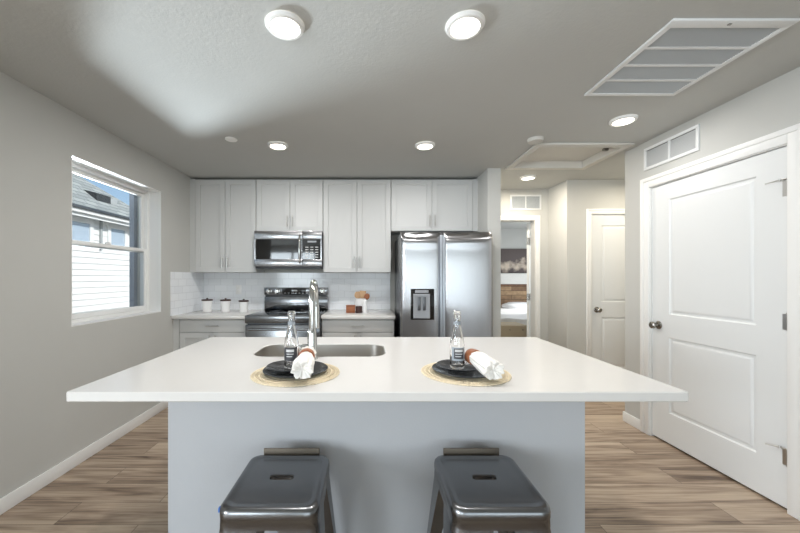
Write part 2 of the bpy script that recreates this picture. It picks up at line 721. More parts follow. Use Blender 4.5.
# baseboards
def baseboard(name, pts):
    m = MB()
    for x0, x1, y0, y1 in pts:
        m.box(x0, x1, y0, y1, 0, .088, .004)
    struct(m.build(name, 'trim_white'))


baseboard('baseboard_left', [(XL, XL + .013, .52, YC + .03)])
baseboard('baseboard_right', [(XR - .013, XR, PY1 + .085, YEND), (XR - .013, XR, .9, PY0 - .09), (XR - .013, XR + .3, YEND, YEND + .013)])
baseboard('baseboard_hall', [(2.305, 2.318, ALC - .013, HALL), (2.318, DX0 - .075, ALC - .013, ALC), (1.375, 1.388, 3.55, HALL)])

# ------------------------------------------------------------------ kitchen window
win = thing('window_1', 'white single-hung window with view of the house next door', 'window', (XL, (WY0 + WY1) / 2, WZ0))
win['kind'] = 'structure'
fx0, fx1 = -2.225, -2.153
m = MB()
for y0, y1, z0, z1 in ((WY0, WY0 + .032, WZ0, WZ1), (WY1 - .032, WY1, WZ0, WZ1), (WY0 + .032, WY1 - .032, WZ0, WZ0 + .032), (WY0 + .032, WY1 - .032, WZ1 - .032, WZ1)):
    m.box(fx0, fx1, y0, y1, z0, z1, .004)
m.build('window_frame', 'trim_white', win)
zm = 1.565


def sash(name, xa, xb, z0, z1, rail):
    m = MB()
    y0, y1 = WY0 + .033, WY1 - .033
    for a, b, c, d in ((y0, y0 + .03, z0, z1), (y1 - .03, y1, z0, z1), (y0 + .03, y1 - .03, z0, z0 + rail), (y0 + .03, y1 - .03, z1 - .028, z1)):
        m.box(xa, xb, a, b, c, d, .003)
    o = m.build(name, 'trim_white', win)
    xm = (xa + xb) / 2
    MB().box(xm - .002, xm + .002, y0 + .03, y1 - .03, z0 + .02, z1 - .02).build('pane', 'window_glass', o)
    return o


sash('upper_sash', -2.214, -2.190, zm - .018, WZ1 - .033, .034)
lo = sash('lower_sash', -2.186, -2.160, WZ0 + .033, zm + .018, .036)
m = MB()
m.box(-2.162, -2.148, 2.78, 2.84, zm + .018, zm + .03, .003)
m.box(-2.16, -2.146, 2.80, 2.815, zm + .03, zm + .038, .002)
m.build('sash_lock', 'trim_white', lo)
m = MB()                                    # white painted lining of the recess
m.box(-2.152, XL + .001, WY1 - .006, WY1 - .0005, WZ0 + .006, WZ1 - .006)
m.box(-2.152, XL + .001, WY0 + .0005, WY0 + .006, WZ0 + .006, WZ1 - .006)
m.box(-2.152, XL + .001, WY0 + .0005, WY1 - .0005, WZ1 - .006, WZ1 - .0005)
m.box(-2.152, XL + .001, WY0 + .0005, WY1 - .0005, WZ0 + .0005, WZ0 + .006)
m.build('recess_lining', 'trim_white', win)
m = MB()                                    # outer reveal of the siding
m.box(-2.315, -2.271, WY1 - .05, WY1 + .08, WZ0 - .1, WZ1 + .1)
m.box(-2.34, -2.271, WY0 - .08, WY0 + .03, WZ0 - .1, WZ1 + .1)
m.build('outer_casing', 'reveal_grey', win)

# ------------------------------------------------------------------ the house next door
ND = -5.85
house = thing('neighbouring_house', 'white sided house with grey shingle roof outside the window', 'house', (ND, 6.5, -.4))
m = MB()
z = -.4
while z < 2.62:
    m.add([(ND, 2.0, z), (ND, 8.55, z), (ND - .018, 8.55, z + .125), (ND - .018, 2.0, z + .125), (ND, 2.0, z + .0), (ND - .018, 8.55, z), (ND - .018, 2.0, z)],
          [(0, 1, 2, 3), (0, 6, 5, 1)])
    z += .125
m.box(ND - 4, ND - .019, 2.0, 8.55, -.4, 2.72)
m.build('siding_wall', 'siding', house, smooth=False)
sl = .80
EX, EZ = -5.58, 2.70
ec = (EX, 9.25, EZ)
t = 3.0
m = MB()
v = [(EX, 0.5, EZ), ec, (EX - t, 9.25 - t, EZ + sl * t), (EX - t, .5, EZ + sl * t), (EX - 2 * t, 9.25, EZ), (EX - 2 * t, .5, EZ)]
vb = [(a, b, c - .06) for a, b, c in v]
m.add(v + vb, [(0, 1, 2, 3), (1, 4, 2), (3, 2, 4, 5), (6, 7, 1, 0), (7, 10, 4, 1), (9, 8, 7, 6), (8, 10, 7), (11, 10, 8, 9), (0, 3, 9, 6), (3, 5, 11, 9)])
m.build('roof', 'shingles', house, smooth=False)
MB().box(EX - .02, EX + .09, .5, 9.3, EZ - .065, EZ - .01, .008).build('gutter', 'gutter_dark', house)
m = MB()
m.box(ND - .02, EX - .03, .5, 9.2, EZ - .12, EZ - .07)
m.box(EX - .06, EX - .022, .5, 9.2, EZ - .20, EZ - .04)
m.box(EX - .022, EX + .04, .5, 9.28, EZ - .135, EZ - .067)
m.build('soffit', 'siding', house)
for y0, y1 in ((6.62, 7.1), (7.68, 8.12)):
    f = MB()
    for a, b, c, d in ((y0 - .09, y1 + .09, 2.42, 2.50), (y0 - .09, y1 + .09, 1.96, 2.05), (y0 - .09, y0, 2.05, 2.42), (y1, y1 + .09, 2.05, 2.42)):
        f.box(ND - .01, ND + .03, a, b, c, d)
    f = f.build('window', 'siding', house)
    MB().box(ND - .01, ND + .008, y0, y1, 2.05, 2.42).build('pane', 'neighbour_glass', f)
MB().box(ND, ND + .03, 7.38, 7.43, 1.9, 2.56).build('corner_strip', 'vent_light', house)
# roof vent on the slope
vx, vy = EX - .52, 7.62
vz = EZ + sl * .52 - .03
m = MB()
m.add([(vx + .16, vy - .2, vz - .12), (vx + .16, vy + .2, vz - .12), (vx + .16, vy + .2, vz + .07), (vx + .16, vy - .2, vz + .07), (vx - .18, vy - .2, vz + .15), (vx - .18, vy + .2, vz + .15), (vx - .18, vy - .2, vz + .1), (vx - .18, vy + .2, vz + .1)],
      [(0, 1, 2, 3), (3, 2, 5, 4), (0, 3, 4, 6), (1, 7, 5, 2)])
rvt = m.build('roof_vent', 'vent_dark', house, smooth=False)
MB().box(vx - .06, vx + .14, vy + .20, vy + .44, vz - .14, vz + .05, .01).build('vent_flashing', 'vent_light', rvt)
struct(MB().box(-40, XO - .01, -30, 40, -.46, -.4).build('ground', 'gravel'), 'pale gravel ground between the houses', 'ground')

# ------------------------------------------------------------------ panel doors


def ring_panel(m, x0, x1, z0, z1, rings):
    """nested rectangles (inset, y) closed by a flat field"""
    lps = []
    for i, y in rings:
        lps.append([(x0 + i, y, z0 + i), (x1 - i, y, z0 + i), (x1 - i, y, z1 - i), (x0 + i, y, z1 - i)])
    m.loops(lps, False, True)


def slab_with_panels(w, h, th, z0, panels, rings, bev=.003):
    """door leaf, local x 0..w, front at y=0 facing -y; panels = (x0,x1,z0,z1)"""
    m = MB()
    xs = sorted({bev, w - bev} | {p[0] for p in panels} | {p[1] for p in panels})
    zs = sorted({z0 + bev, z0 + h - bev} | {p[2] for p in panels} | {p[3] for p in panels})
    for i in range(len(xs) - 1):
        for j in range(len(zs) - 1):
            a, b, c, d = xs[i], xs[i + 1], zs[j], zs[j + 1]
            if any(p[0] <= a + 1e-6 and b <= p[1] + 1e-6 and p[2] <= c + 1e-6 and d <= p[3] + 1e-6 for p in panels):
                continue
            m.add([(a, 0, c), (b, 0, c), (b, 0, d), (a, 0, d)], [(0, 1, 2, 3)])
    for p in panels:
        ring_panel(m, *p, rings)
    o = [[(bev, 0, z0 + bev), (w - bev, 0, z0 + bev), (w - bev, 0, z0 + h - bev), (bev, 0, z0 + h - bev)]]
    for i, y in ((0, bev), (0, th)):
        o.append([(i, y, z0 + i), (w - i, y, z0 + i), (w - i, y, z0 + h - i), (i, y, z0 + h - i)])
    m.loops(o, False, True)
    bmesh.ops.remove_doubles(m.bm, verts=list(m.bm.verts), dist=1e-5)
    return m


DOOR_RINGS = [(0, 0), (.008, .009), (.022, .010), (.034, .002), (.04, .002)]


def knob(parent, x, z, world=False, y=0):
    m = MB()
    m.lathe([(.033, 0), (.033, -.004), (.026, -.009), (.012, -.012), (.011, -.03), (.022, -.036), (.028, -.046), (.027, -.058), (.018, -.066), (.004, -.067)], (x, y, z), 24, 'Y')
    return m.build('knob', 'nickel', parent, world=world)


def hinge(parent, x, z, y=0):
    m = MB()
    m.lathe([(.007, -.045), (.007, .045)], (x, y - .006, z), 10)
    m.lathe([(.009, .045), (.009, .05), (.004, .054)], (x, y - .006, z), 10)
    m.box(x - .028, x, y - .003, y - .0005, z - .044, z + .044)
    m.box(x, x + .014, y - .003, y - .0005, z - .044, z + .044)
    return m.build('hinge', 'satin_nickel', parent, world=False)


def pin_stop(parent, x, z, y=0):
    m = MB()
    m.tube([(x + .004, y - .009, z), (x - .022, y - .014, z), (x - .03, y - .014, z)], .005, 8)
    m.tube([(x - .04, y - .02, z - .002), (x - .085, y - .034, z - .008)], .003, 8)
    m.tube([(x - .022, y - .014, z), (x - .05, y - .022, z - .003)], .004, 8)
    m.lathe([(.007, -.006), (.007, .006)], (x - .03, y - .016, z), 10)
    return m.build('door_stop', 'satin_nickel', parent, world=False)


def casing(name, w, h, cw, th, loc, rz, jamb=.0, label=None):
    """white casing round an opening, local x 0..w; front at -th"""
    m = MB()
    g = .008
    for i, (d0, d1) in enumerate(((0, cw * .62), (cw * .62, cw))):
        t = th * (.75 if i == 0 else 1)
        m.box(-g - d1, -g - d0, -t, 0, 0, h + g + d0 + (d1 - d0), .003)
        m.box(w + g + d0, w + g + d1, -t, 0, 0, h + g + d0 + (d1 - d0), .003)
        m.box(-g - d0, w + g + d0, -t, 0, h + g + d0, h + g + d1, .003)
    if jamb:
        m.box(-g, -.003, -.001, jamb, 0, h + g)
        m.box(w + .003, w + g, -.001, jamb, 0, h + g)
        m.box(-g, w + g, -.001, jamb, h + .003, h + g)
    o = m.build(name, 'trim_white')
    o.location = loc
    o.rotation_euler = (0, 0, rz)
    return struct(o, label, 'door casing')


# wide door on the right wall (local x runs towards the camera)
PW = PY1 - PY0
d1 = thing('door_1', 'wide white two-panel door on the right wall with three hinges', 'door', (XR + .008, PY1, 0), -pi / 2)
d1['kind'] = 'structure'
slab_with_panels(PW, 2.032, .035, .014, [(.16, PW - .16, 1.02, 1.92), (.16, PW - .16, .25, .84)], DOOR_RINGS).build('door_leaf', 'door_white', d1, world=False)
knob(d1, .066, .925)
for z in (1.81, 1.06, .30):
    hinge(d1, PW + .001, z)
pin_stop(d1, PW, 1.86)
pin_stop(d1, PW, .35)
casing('trim_2', PW, 2.046, .085, .018, (XR, PY1, 0), -pi / 2, .1, 'white casing round the wide right-hand door')

# narrow hall door facing the camera
d2 = thing('door_2', 'narrow white two-panel door at the end of the hall alcove', 'door', (DX0 + .01, ALC + .012, 0))
d2['kind'] = 'structure'
w2 = DX1 - DX0 - .02
slab_with_panels(w2, 2.03, .035, .012, [(.12, w2 - .12, 1.02, 1.92), (.12, w2 - .12, .25, .84)], DOOR_RINGS).build('door_leaf', 'door_white', d2, world=False)
knob(d2, .062, .93)
casing('trim_3', DX1 - DX0 - .014, 2.043, .058, .016, (DX0 + .007, ALC, 0), 0, .1, 'white casing round the hall alcove door')

# bedroom doorway and its open leaf
casing('trim_4', BX1 - BX0 - .016, 2.04, .06, .016, (BX0 + .008, HALL, 0), 0, .12, 'white casing round the bedroom doorway')
d3 = thing('door_3', 'white bedroom door standing open at the right jamb', 'door', (BX1 - .012, HALL + .125, 0), R(60))
d3['kind'] = 'structure'
slab_with_panels(.74, 2.02, .035, .012, [(.12, .62, 1.02, 1.9), (.12, .62, .25, .84)], DOOR_RINGS).build('door_leaf', 'door_white', d3, world=False)
for z in (1.79, 1.05, .3):
    m = MB()
    m.box(-.004, 0, .004, .034, z - .045, z + .045)
    m.lathe([(.007, -.045), (.007, .045)], (-.008, .0, z), 10)
    m.build('hinge', 'nickel', d3, world=False)

# ------------------------------------------------------------------ kitchen cabinets


def shaker(x0, x1, z0, z1, yf, st=.055):
    """shaker front in world space, face at yf, facing the camera"""
    w, h = x1 - x0, z1 - z0
    m = slab_with_panels(w, h, .02, 0, [(st, w - st, st, h - st)], [(0, 0), (.0008, .012), (.003, .0125)], .0015)
    for v in m.bm.verts:
        v.co += Vector((x0, yf, z0))
    return m


def bar_handle(x, z, yf, L, vertical, parent):
    m = MB()
    if vertical:
        m.tube([(x, yf - .028, z - L / 2), (x, yf - .028, z + L / 2)], .0055, 10)
        for s in (-1, 1):
            m.tube([(x, yf, z + s * L * .34), (x, yf - .028, z + s * L * .34)], .0045, 8)
    else:
        m.tube([(x - L / 2, yf - .028, z), (x + L / 2, yf - .028, z)], .0055, 10)
        for s in (-1, 1):
            m.tube([(x + s * L * .34, yf, z), (x + s * L * .34, yf - .028, z)], .0045, 8)
    return m.build('handle', 'satin_nickel', parent)


CT = 2.428


def upper(x0, x1, xm, zb, label, g='grey upper cabinets'):
    t = thing('upper_cabinet', label, 'cabinet', ((x0 + x1) / 2, YB, zb), 0, g)
    MB().box(x0 + .0015, x1 - .0015, YU + .021, YB - .001, zb, CT, .001).build('cabinet_box', 'cabinet_paint', t)
    for a, b, hx in ((x0 + .0035, xm - .002, xm - .03), (xm + .002, x1 - .0035, xm + .03)):
        d = shaker(a, b, zb + .002, CT - .012, YU).build('door', 'cabinet_paint', t)
        bar_handle(hx, zb + .115, YU, .13, True, d)
    return t


U = [-1.977, -1.284, -.523, .25, 1.18]
upper(U[0], U[1], -1.636, 1.366, 'tall grey upper cabinet nearest the left wall, above the canisters')
upper(U[1], U[2], -.898, 1.832, 'short grey upper cabinet directly above the microwave')
upper(U[2], U[3], -.136, 1.366, 'tall grey upper cabinet between microwave and refrigerator')
upper(U[3], U[4], .716, 1.836, 'short grey upper cabinet directly above the refrigerator')
m = MB()
m.box(XL, U[0], YU + .005, YU + .025, 1.366, CT)
struct(m.build('trim_5', 'cabinet_paint'), 'grey filler strip between left wall and cabinet', 'filler strip')
m = MB()
m.box(U[4], 1.239, YU + .005, YU + .025, 1.836, CT)
struct(m.build('trim_6', 'cabinet_paint'), 'grey filler strip between cabinet and wall end', 'filler strip')


def base_cab(x0, x1, label, fill=0):
    t = thing('base_cabinet', label, 'cabinet', ((x0 + x1) / 2, YB, 0), 0, 'grey base cabinets')
    yf = YC + .035
    MB().box(x0, x1, yf + .021, YB - .001, .1, .878).build('cabinet_box', 'cabinet_paint', t)
    MB().box(x0, x1, yf + .08, YB - .01, 0, .1).build('toe_kick', 'cabinet_paint', t)
    if fill:
        MB().box(x0, x0 + fill - .003, yf + .004, yf + .021, .1, .878).build('filler', 'cabinet_paint', t)
    a, b = x0 + fill + .003, x1 - .003
    m = MB()
    m.box(a, b, yf, yf + .02, .738, .872, .0015)
    dr = m.build('drawer', 'cabinet_paint', t)
    bar_handle((a + b) / 2, .805, yf, .13, False, dr)
    xm = (a + b) / 2
    for p, q, hx in ((a, xm - .0015, xm - .03), (xm + .0015, b, xm + .03)):
        d = shaker(p, q, .105, .733, yf).build('door', 'cabinet_paint', t)
        bar_handle(hx, .65, yf, .13, True, d)
    return t


RX0, RX1 = -1.265, -.497
base_cab(XL + .001, RX0 - .003, 'grey base cabinet left of the range, under the canisters', .065)
base_cab(RX1 + .003, .262, 'grey base cabinet between the range and the refrigerator')


def counter(x0, x1, label):
    o = MB().box(x0, x1, YC, YB - .001, .88, .914, .003).build('countertop', 'quartz')
    return tag(o, label, 'countertop', 'back wall countertops')


counter(XL + .001, RX0 - .002, 'white quartz countertop left of the range holding canisters')
counter(RX1 + .002, .272, 'white quartz countertop right of the range holding wooden utensils')
m = MB()
m.box(XL + .012, .262, YB - .012, YB, .914, 1.366)
m.box(XL, XL + .012, YC - .01, YB, .914, 1.366)
struct(m.build('backsplash', 'subway_tile'), 'glossy white subway tile backsplash', 'backsplash')


def outlet(x, z, label):
    t = thing('wall_outlet', label, 'outlet', (x, YB - .012, z), 0, 'backsplash outlets')
    MB().box(x - .035, x + .035, YB - .018, YB - .0125, z - .057, z + .057, .003).build('cover_plate', 'white_ceramic', t)
    m = MB()
    for s in (-1, 1):
        m.box(x - .017, x + .017, YB - .0205, YB - .018, z + s * .02 - .014, z + s * .02 + .014, .003)
    m.build('socket', 'trim_white', t)


outlet(-1.60, 1.16, 'white outlet on the tiles above the right-hand canister')

# ------------------------------------------------------------------ microwave
MY = 3.79
mw = thing('microwave', 'stainless over-the-range microwave under the short cabinet', 'microwave', (-.885, YB, 1.412))
x0, x1, z0, z1 = -1.281, -.527, 1.412, 1.829
MB().box(x0, x1, MY + .035, YB - .002, z0 + .012, z1, .004).build('case', 'steel_dark', mw)
dxs = -.745
m = MB()
m.box(x0, dxs, MY, MY + .034, z0 + .02, z0 + .10, .003)
m.box(x0, dxs, MY, MY + .034, z1 - .095, z1 - .002, .003)
m.box(x0, x0 + .016, MY, MY + .034, z0 + .10, z1 - .095)
m.box(dxs - .03, dxs, MY, MY + .034, z0 + .10, z1 - .095)
dr = m.build('door', 'steel', mw)
MB().box(x0 + .016, dxs - .03, MY + .003, MY + .03, z0 + .10, z1 - .095).build('window', 'black_glass', dr)
m = MB()
hx = dxs - .024
pts = [(hx, MY, z0 + .06), (hx, MY - .03, z0 + .075), (hx, MY - .042, z0 + .15), (hx, MY - .045, (z0 + z1) / 2), (hx, MY - .042, z1 - .13), (hx, MY - .03, z1 - .065), (hx, MY, z1 - .05)]
m.tube(pts, .011, 12)
m.build('handle', 'chrome', dr)
m = MB()
m.box(dxs + .002, x1, MY, MY + .034, z0 + .02, z0 + .10, .003)
m.box(dxs + .002, x1, MY, MY + .034, z1 - .095, z1 - .002, .003)
m.box(x1 - .014, x1, MY, MY + .034, z0 + .10, z1 - .095)
cp = m.build('control_panel', 'steel', mw)
MB().box(dxs + .004, x1 - .014, MY + .002, MY + .03, z0 + .10, z1 - .095).build('keypad', 'black_glass', cp)
for r in range(5):
    for c in range(3):
        xx = dxs + .035 + c * .055
        zz = z0 + .118 + r * .028
        MB().box(xx, xx + .034, MY + .001, MY + .0025, zz, zz + .008).build('key', 'pale_print', cp)
m = MB()
m.box(dxs + .06, x1 - .06, MY + .001, MY + .0025, z1 - .13, z1 - .112)
m.build('clock_display', 'grey_plastic', cp)
m = MB()
m.box(x0 + .01, x1 - .01, MY + .02, YB - .05, z0 - .004, z0 + .012)
m.build('vent_base', 'black_plastic', mw)

# ------------------------------------------------------------------ range
rg = thing('range', 'stainless electric range with black glass cooktop', 'range', (-.881, YB, 0))
a, b = RX0 + .002, RX1 - .002
MB().box(a + .002, b - .002, YC + .03, YB - .012, .06, .905).build('body', 'steel_dark', rg)
m = MB()
m.box(a + .004, b - .004, YC - .02, YB - .09, .906, .922, .004)
m.build('cooktop', 'black_glass', rg)
for cx, cy, r in ((-1.07, 3.66, .10), (-.69, 3.66, .075), (-1.07, 3.93, .075), (-.69, 3.93, .10)):
    m = MB()
    for rr in (r, r * .6):
        m.lathe([(rr, .9222), (rr, .9226), (rr - .003, .9226), (rr - .003, .9222)], (cx, cy, 0), 40, 'Z', False, False)
    m.build('burner_mark', 'steel_dark', rg)
m = MB()
m.box(a, b, YC - .045, YC + .028, .842, .921, .006)
m.build('front_trim', 'steel_range', rg)
m = MB()
m.box(a + .003, b - .003, YC - .04, YC + .026, .27, .825, .006)
od = m.build('oven_door', 'steel_range', rg)
MB().box(a + .11, b - .11, YC - .043, YC - .038, .40, .70, .002).build('window', 'black_glass', od)
m = MB()
m.tube([(a + .05, YC - .085, .785), (b - .05, YC - .085, .785)], .012, 12)
for s in (a + .08, b - .08):
    m.tube([(s, YC - .04, .785), (s, YC - .085, .785)], .009, 8)
m.build('handle', 'steel_range', od)
MB().box(a + .003, b - .003, YC - .04, YC + .026, .07, .262, .006).build('drawer', 'steel_range', rg)
g0, g1 = YB - .085, YB - .014
MB().box(a, b, g0, g1, .915, 1.075, .004).build('back_guard', 'steel_range', rg)
m = MB()
m.box(a, b, g0 - .012, g1, 1.10, 1.186, .005)
cp = m.build('control_panel', 'steel_range', rg)
MB().box(a + .01, b - .01, g0 + .004, g1, 1.074, 1.10).build('panel_gap', 'black_plastic', rg)
MB().box(-1.045, -.76, g0 - .014, g0 - .01, 1.108, 1.178, .001).build('display', 'black_glass', cp)
MB().box(-.915, -.865, g0 - .0155, g0 - .0135, 1.142, 1.156).build('clock', 'pale_print', cp)
for k in range(6):
    MB().box(-1.02 + k * .043, -1.0 + k * .043, g0 - .0155, g0 - .0135, 1.118, 1.123).build('touch_key', 'pale_print', cp)
for x in (-1.205, -1.105, -.66, -.56):
    m = MB()
    m.lathe([(.034, 0), (.034, -.006), (.027, -.008), (.024, -.03), (.02, -.033)], (x, g0 - .012, 1.143), 20, 'Y')
    m.box(x - .005, x + .005, g0 - .05, g0 - .042, 1.12, 1.166, .002)
    m.build('knob', 'chrome', rg)

# ------------------------------------------------------------------ refrigerator
FY = 3.30
fr = thing('refrigerator', 'stainless side-by-side refrigerator with ice dispenser', 'refrigerator', (.757, YB, 0))
fx0, fx1 = .31, 1.213
MB().box(fx0 + .006, fx1 - .004, FY + .085, YB - .03, .03, 1.745, .006).build('case', 'steel_dark', fr)
MB().box(fx0 + .02, fx1 - .02, FY + .1, FY + .3, 0, .03).build('base_grille', 'black_plastic', fr)


def fridge_door(xa, xb, name='door'):
    zb, zt = .06, 1.757
    nu, nv = 28, 44
    m = MB()
    rows = []
    for j in range(nv + 1):
        tv = j / nv
        # denser rows at the top
        z = zb + (zt - zb) * (1 - (1 - tv) ** 1.6)
        d = zt - z
        roll = .045 * (1 - min(1, d / .09)) ** 2.2
        wave = .006 * math.exp(-((d - .11) / .035) ** 2)
        row = []
        for i in range(nu + 1):
            u = i / nu
            x = xa + (xb - xa) * (.5 - .5 * cos(pi * u))
            s = (x - (xa + xb) / 2) / ((xb - xa) / 2)
            y = FY + .009 * s * s + .022 * abs(s) ** 16 + roll - wave * (1 - s * s)
            row.append((x, y, z))
        rows.append(row)
    vs = [[m.bm.verts.new(p) for p in r] for r in rows]
    for j in range(nv):
        for i in range(nu):
            m.bm.faces.new((vs[j][i], vs[j][i + 1], vs[j + 1][i + 1], vs[j + 1][i]))
    yb = FY + .08
    per = [vs[0][i] for i in range(nu + 1)] + [vs[j][nu] for j in range(1, nv + 1)] + [vs[nv][i] for i in range(nu - 1, -1, -1)] + [vs[j][0] for j in range(nv - 1, 0, -1)]
    back = [m.bm.verts.new((v.co.x, yb, v.co.z)) for v in per]
    n = len(per)
    for k in range(n):
        m.bm.faces.new((per[k], per[(k + 1) % n], back[(k + 1) % n], back[k]))
    m.bm.faces.new(back)
    return m.build(name, 'steel', fr, angle=50)


xc = .714
ld = fridge_door(fx0, xc - .008)
rd = fridge_door(xc + .008, fx1)
for o, hx in ((ld, xc - .0128), (rd, xc + .0128)):
    m = MB()
    m.box(hx - .0108, hx + .0108, FY - .018, FY + .045, .32, 1.72, .006, 3)
    m.build('handle', 'handle_grey', o)
m = MB()
m.box(.405, .632, FY - .012, FY + .03, .898, 1.198, .004)
dp = m.build('ice_dispenser', 'black_glass', ld)
m = MB()
ring_panel(m, .428, .590, .912, 1.15, [(0, FY - .0125), (.004, FY - .016), (.012, FY - .016), (.02, FY - .0135)])
m.build('dispenser_recess', 'grey_plastic', dp)
m = MB()
m.box(.445, .575, FY - .017, FY - .012, 1.158, 1.185, .002)
m.build('dispenser_buttons', 'grey_plastic', dp)
m = MB()
m.box(.470, .498, FY - .026, FY - .012, .99, 1.12, .003)
m.box(.520, .548, FY - .026, FY - .012, .99, 1.12, .003)
m.build('paddle', 'steel_dark', dp)

# ------------------------------------------------------------------ island
IX0, IX1, IY0, IY1 = -1.048, 1.106, 1.172, 2.256
isl = thing('kitchen_island', 'pale grey painted kitchen island base behind the stools', 'kitchen island', (.03, 1.8, 0))
SX0, SX1, SY0, SY1 = -.60, .085, 1.70, 2.02
m = MB()
bx0, bx1, by0, by1 = -.857, .921, 1.45, 2.20
m.box(bx0, bx1, by0, by0 + .12, 0, .88)
m.box(bx0, bx0 + .1, by0 + .12, by1, 0, .88)
m.box(bx1 - .1, bx1, by0 + .12, by1, 0, .88)
m.box(bx0 + .1, bx1 - .1, by1 - .02, by1, .1, .88)
m.box(bx0 + .1, bx1 - .1, by0 + .12, by1 - .02, .1, .12)
m.build('panel', 'island_paint', isl)
n = 8
cx, cy = (IX0 + IX1) / 2, (IY0 + IY1) / 2
hx, hy = (IX1 - IX0) / 2, (IY1 - IY0) / 2
scx, scy, shx, shy = (SX0 + SX1) / 2, (SY0 + SY1) / 2, (SX1 - SX0) / 2, (SY1 - SY0) / 2
m = MB()
m.loops([rrect(scx, scy, shx, shy, .085, .880, n), rrect(scx, scy, shx, shy, .085, .911, n), rrect(scx, scy, shx + .003, shy + .003, .088, .914, n),
         rrect(cx, cy, hx - .003, hy - .003, .006, .914, n), rrect(cx, cy, hx, hy, .009, .911, n), rrect(cx, cy, hx, hy, .009, .883, n), rrect(cx, cy, hx - .003, hy - .003, .006, .880, n)], close=True)
tag(m.build('island_countertop', 'quartz'), 'large white quartz island countertop with undermount sink cutout', 'countertop')
sk = thing('sink', 'stainless undermount sink bowl set into the island', 'sink', (scx, scy, .66))
m = MB()
lp = [(-.001, .8815, .085), (-.001, .9105, .085), (-.003, .9105, .084), (-.004, .89, .084), (-.010, .70, .08), (-.03, .672, .06), (-.12, .668, .03)]
m.loops([rrect(scx, scy, shx + i, shy + i, r, z, n) for i, z, r in lp], False, True)
m.build('bowl', 'steel_sink', sk)
m = MB()
m.lathe([(.045, .6685), (.045, .672), (.03, .672), (.028, .669)], (scx, scy, 0), 24)
m.build('drain', 'chrome', sk)

fx, fy = -.276, 1.648
fc = thing('faucet', 'tall chrome gooseneck faucet behind the left place setting', 'faucet', (fx, fy, .914))
m = MB()
m.lathe([(.028, .9145), (.028, .92), (.024, .926), (.0225, 1.03), (.020, 1.05), (.0165, 1.06)], (fx, fy, 0), 24)
m.build('base', 'chrome', fc)
pts = [(fx, fy, 1.05), (fx, fy, 1.15), (fx, fy, 1.19)]
rr = .095
for k in range(13):
    a = pi - pi * k / 12
    yy = fy + rr + rr * cos(a)
    pts.append((fx - .012 * (yy - fy) / .19, yy, 1.19 + rr * sin(a)))
pts.append((fx - .012, fy + 2 * rr, 1.16))
m = MB()
m.tube(pts, .0155, 16)
m.build('spout', 'chrome', fc)
m = MB()
m.lathe([(.0165, 1.165), (.019, 1.15), (.0215, 1.09), (.022, 1.04), (.017, 1.035)], (fx - .012, fy + 2 * rr, 0), 20)
m.build('spray_head', 'chrome', fc)
m = MB()
m.lathe([(.015, 0), (.015, -.03), (.012, -.034)], (fx - .018, fy, .972), 16, 'X')
m.tube([(fx - .046, fy, .972), (fx - .062, fy - .004, .974), (fx - .092, fy - .01, .99)], [.008, .007, .006], 10)
m.build('handle', 'chrome', fc)

# ------------------------------------------------------------------ place settings


def placemat(cx, cy, label):
    m = MB()
    z = .914
    m.lathe([(.098, .0005), (.100, .002), (.098, .0042), (.002, .0042)], (cx, cy, z), 64)
    for r in (.104, .124, .145, .163):
        k = 96
        m.tube([(cx + r * cos(2 * pi * i / k), cy + r * sin(2 * pi * i / k), z + .003) for i in range(k)], .0027, 6, True)
    for base, wd, ph in ((.104, .020, 0), (.104, .020, 1), (.124, .021, 0), (.124, .021, 1), (.145, .018, 0), (.145, .018, 1)):
        k = 40
        pts = []
        for i in range(k * 2):
            r = base + (wd if (i + ph) % 2 else 0)
            a = 2 * pi * i / (k * 2)
            pts.append((cx + r * cos(a), cy + r * sin(a), z + .0034))
        m.tube(pts, .0019, 5, True)
    k = 40
    for off in (0, .5):
        pts = []
        for i in range(k * 6):
            a = 2 * pi * i / (k * 6)
            r = .166 + .012 * abs(sin(a * k / 2 + off * pi))
            pts.append((cx + r * cos(a), cy + r * sin(a), z + .003))
        m.tube(pts, .0022, 5, True)
    return tag(m.build('placemat', 'jute'), label, 'placemat', 'round woven placemats')


def plate(cx, cy, z, r, name, label, group):
    m = MB()
    m.lathe([(.002, .001), (r * .6, .0006), (r * .64, .003), (r * .97, .0125), (r, .0145), (r * .985, .0165), (r * .95, .0155), (r * .66, .0065), (r * .6, .0055), (.002, .0052)], (cx, cy, z), 56)
    return tag(m.build(name, 'charcoal_glaze'), label, 'plate', group)


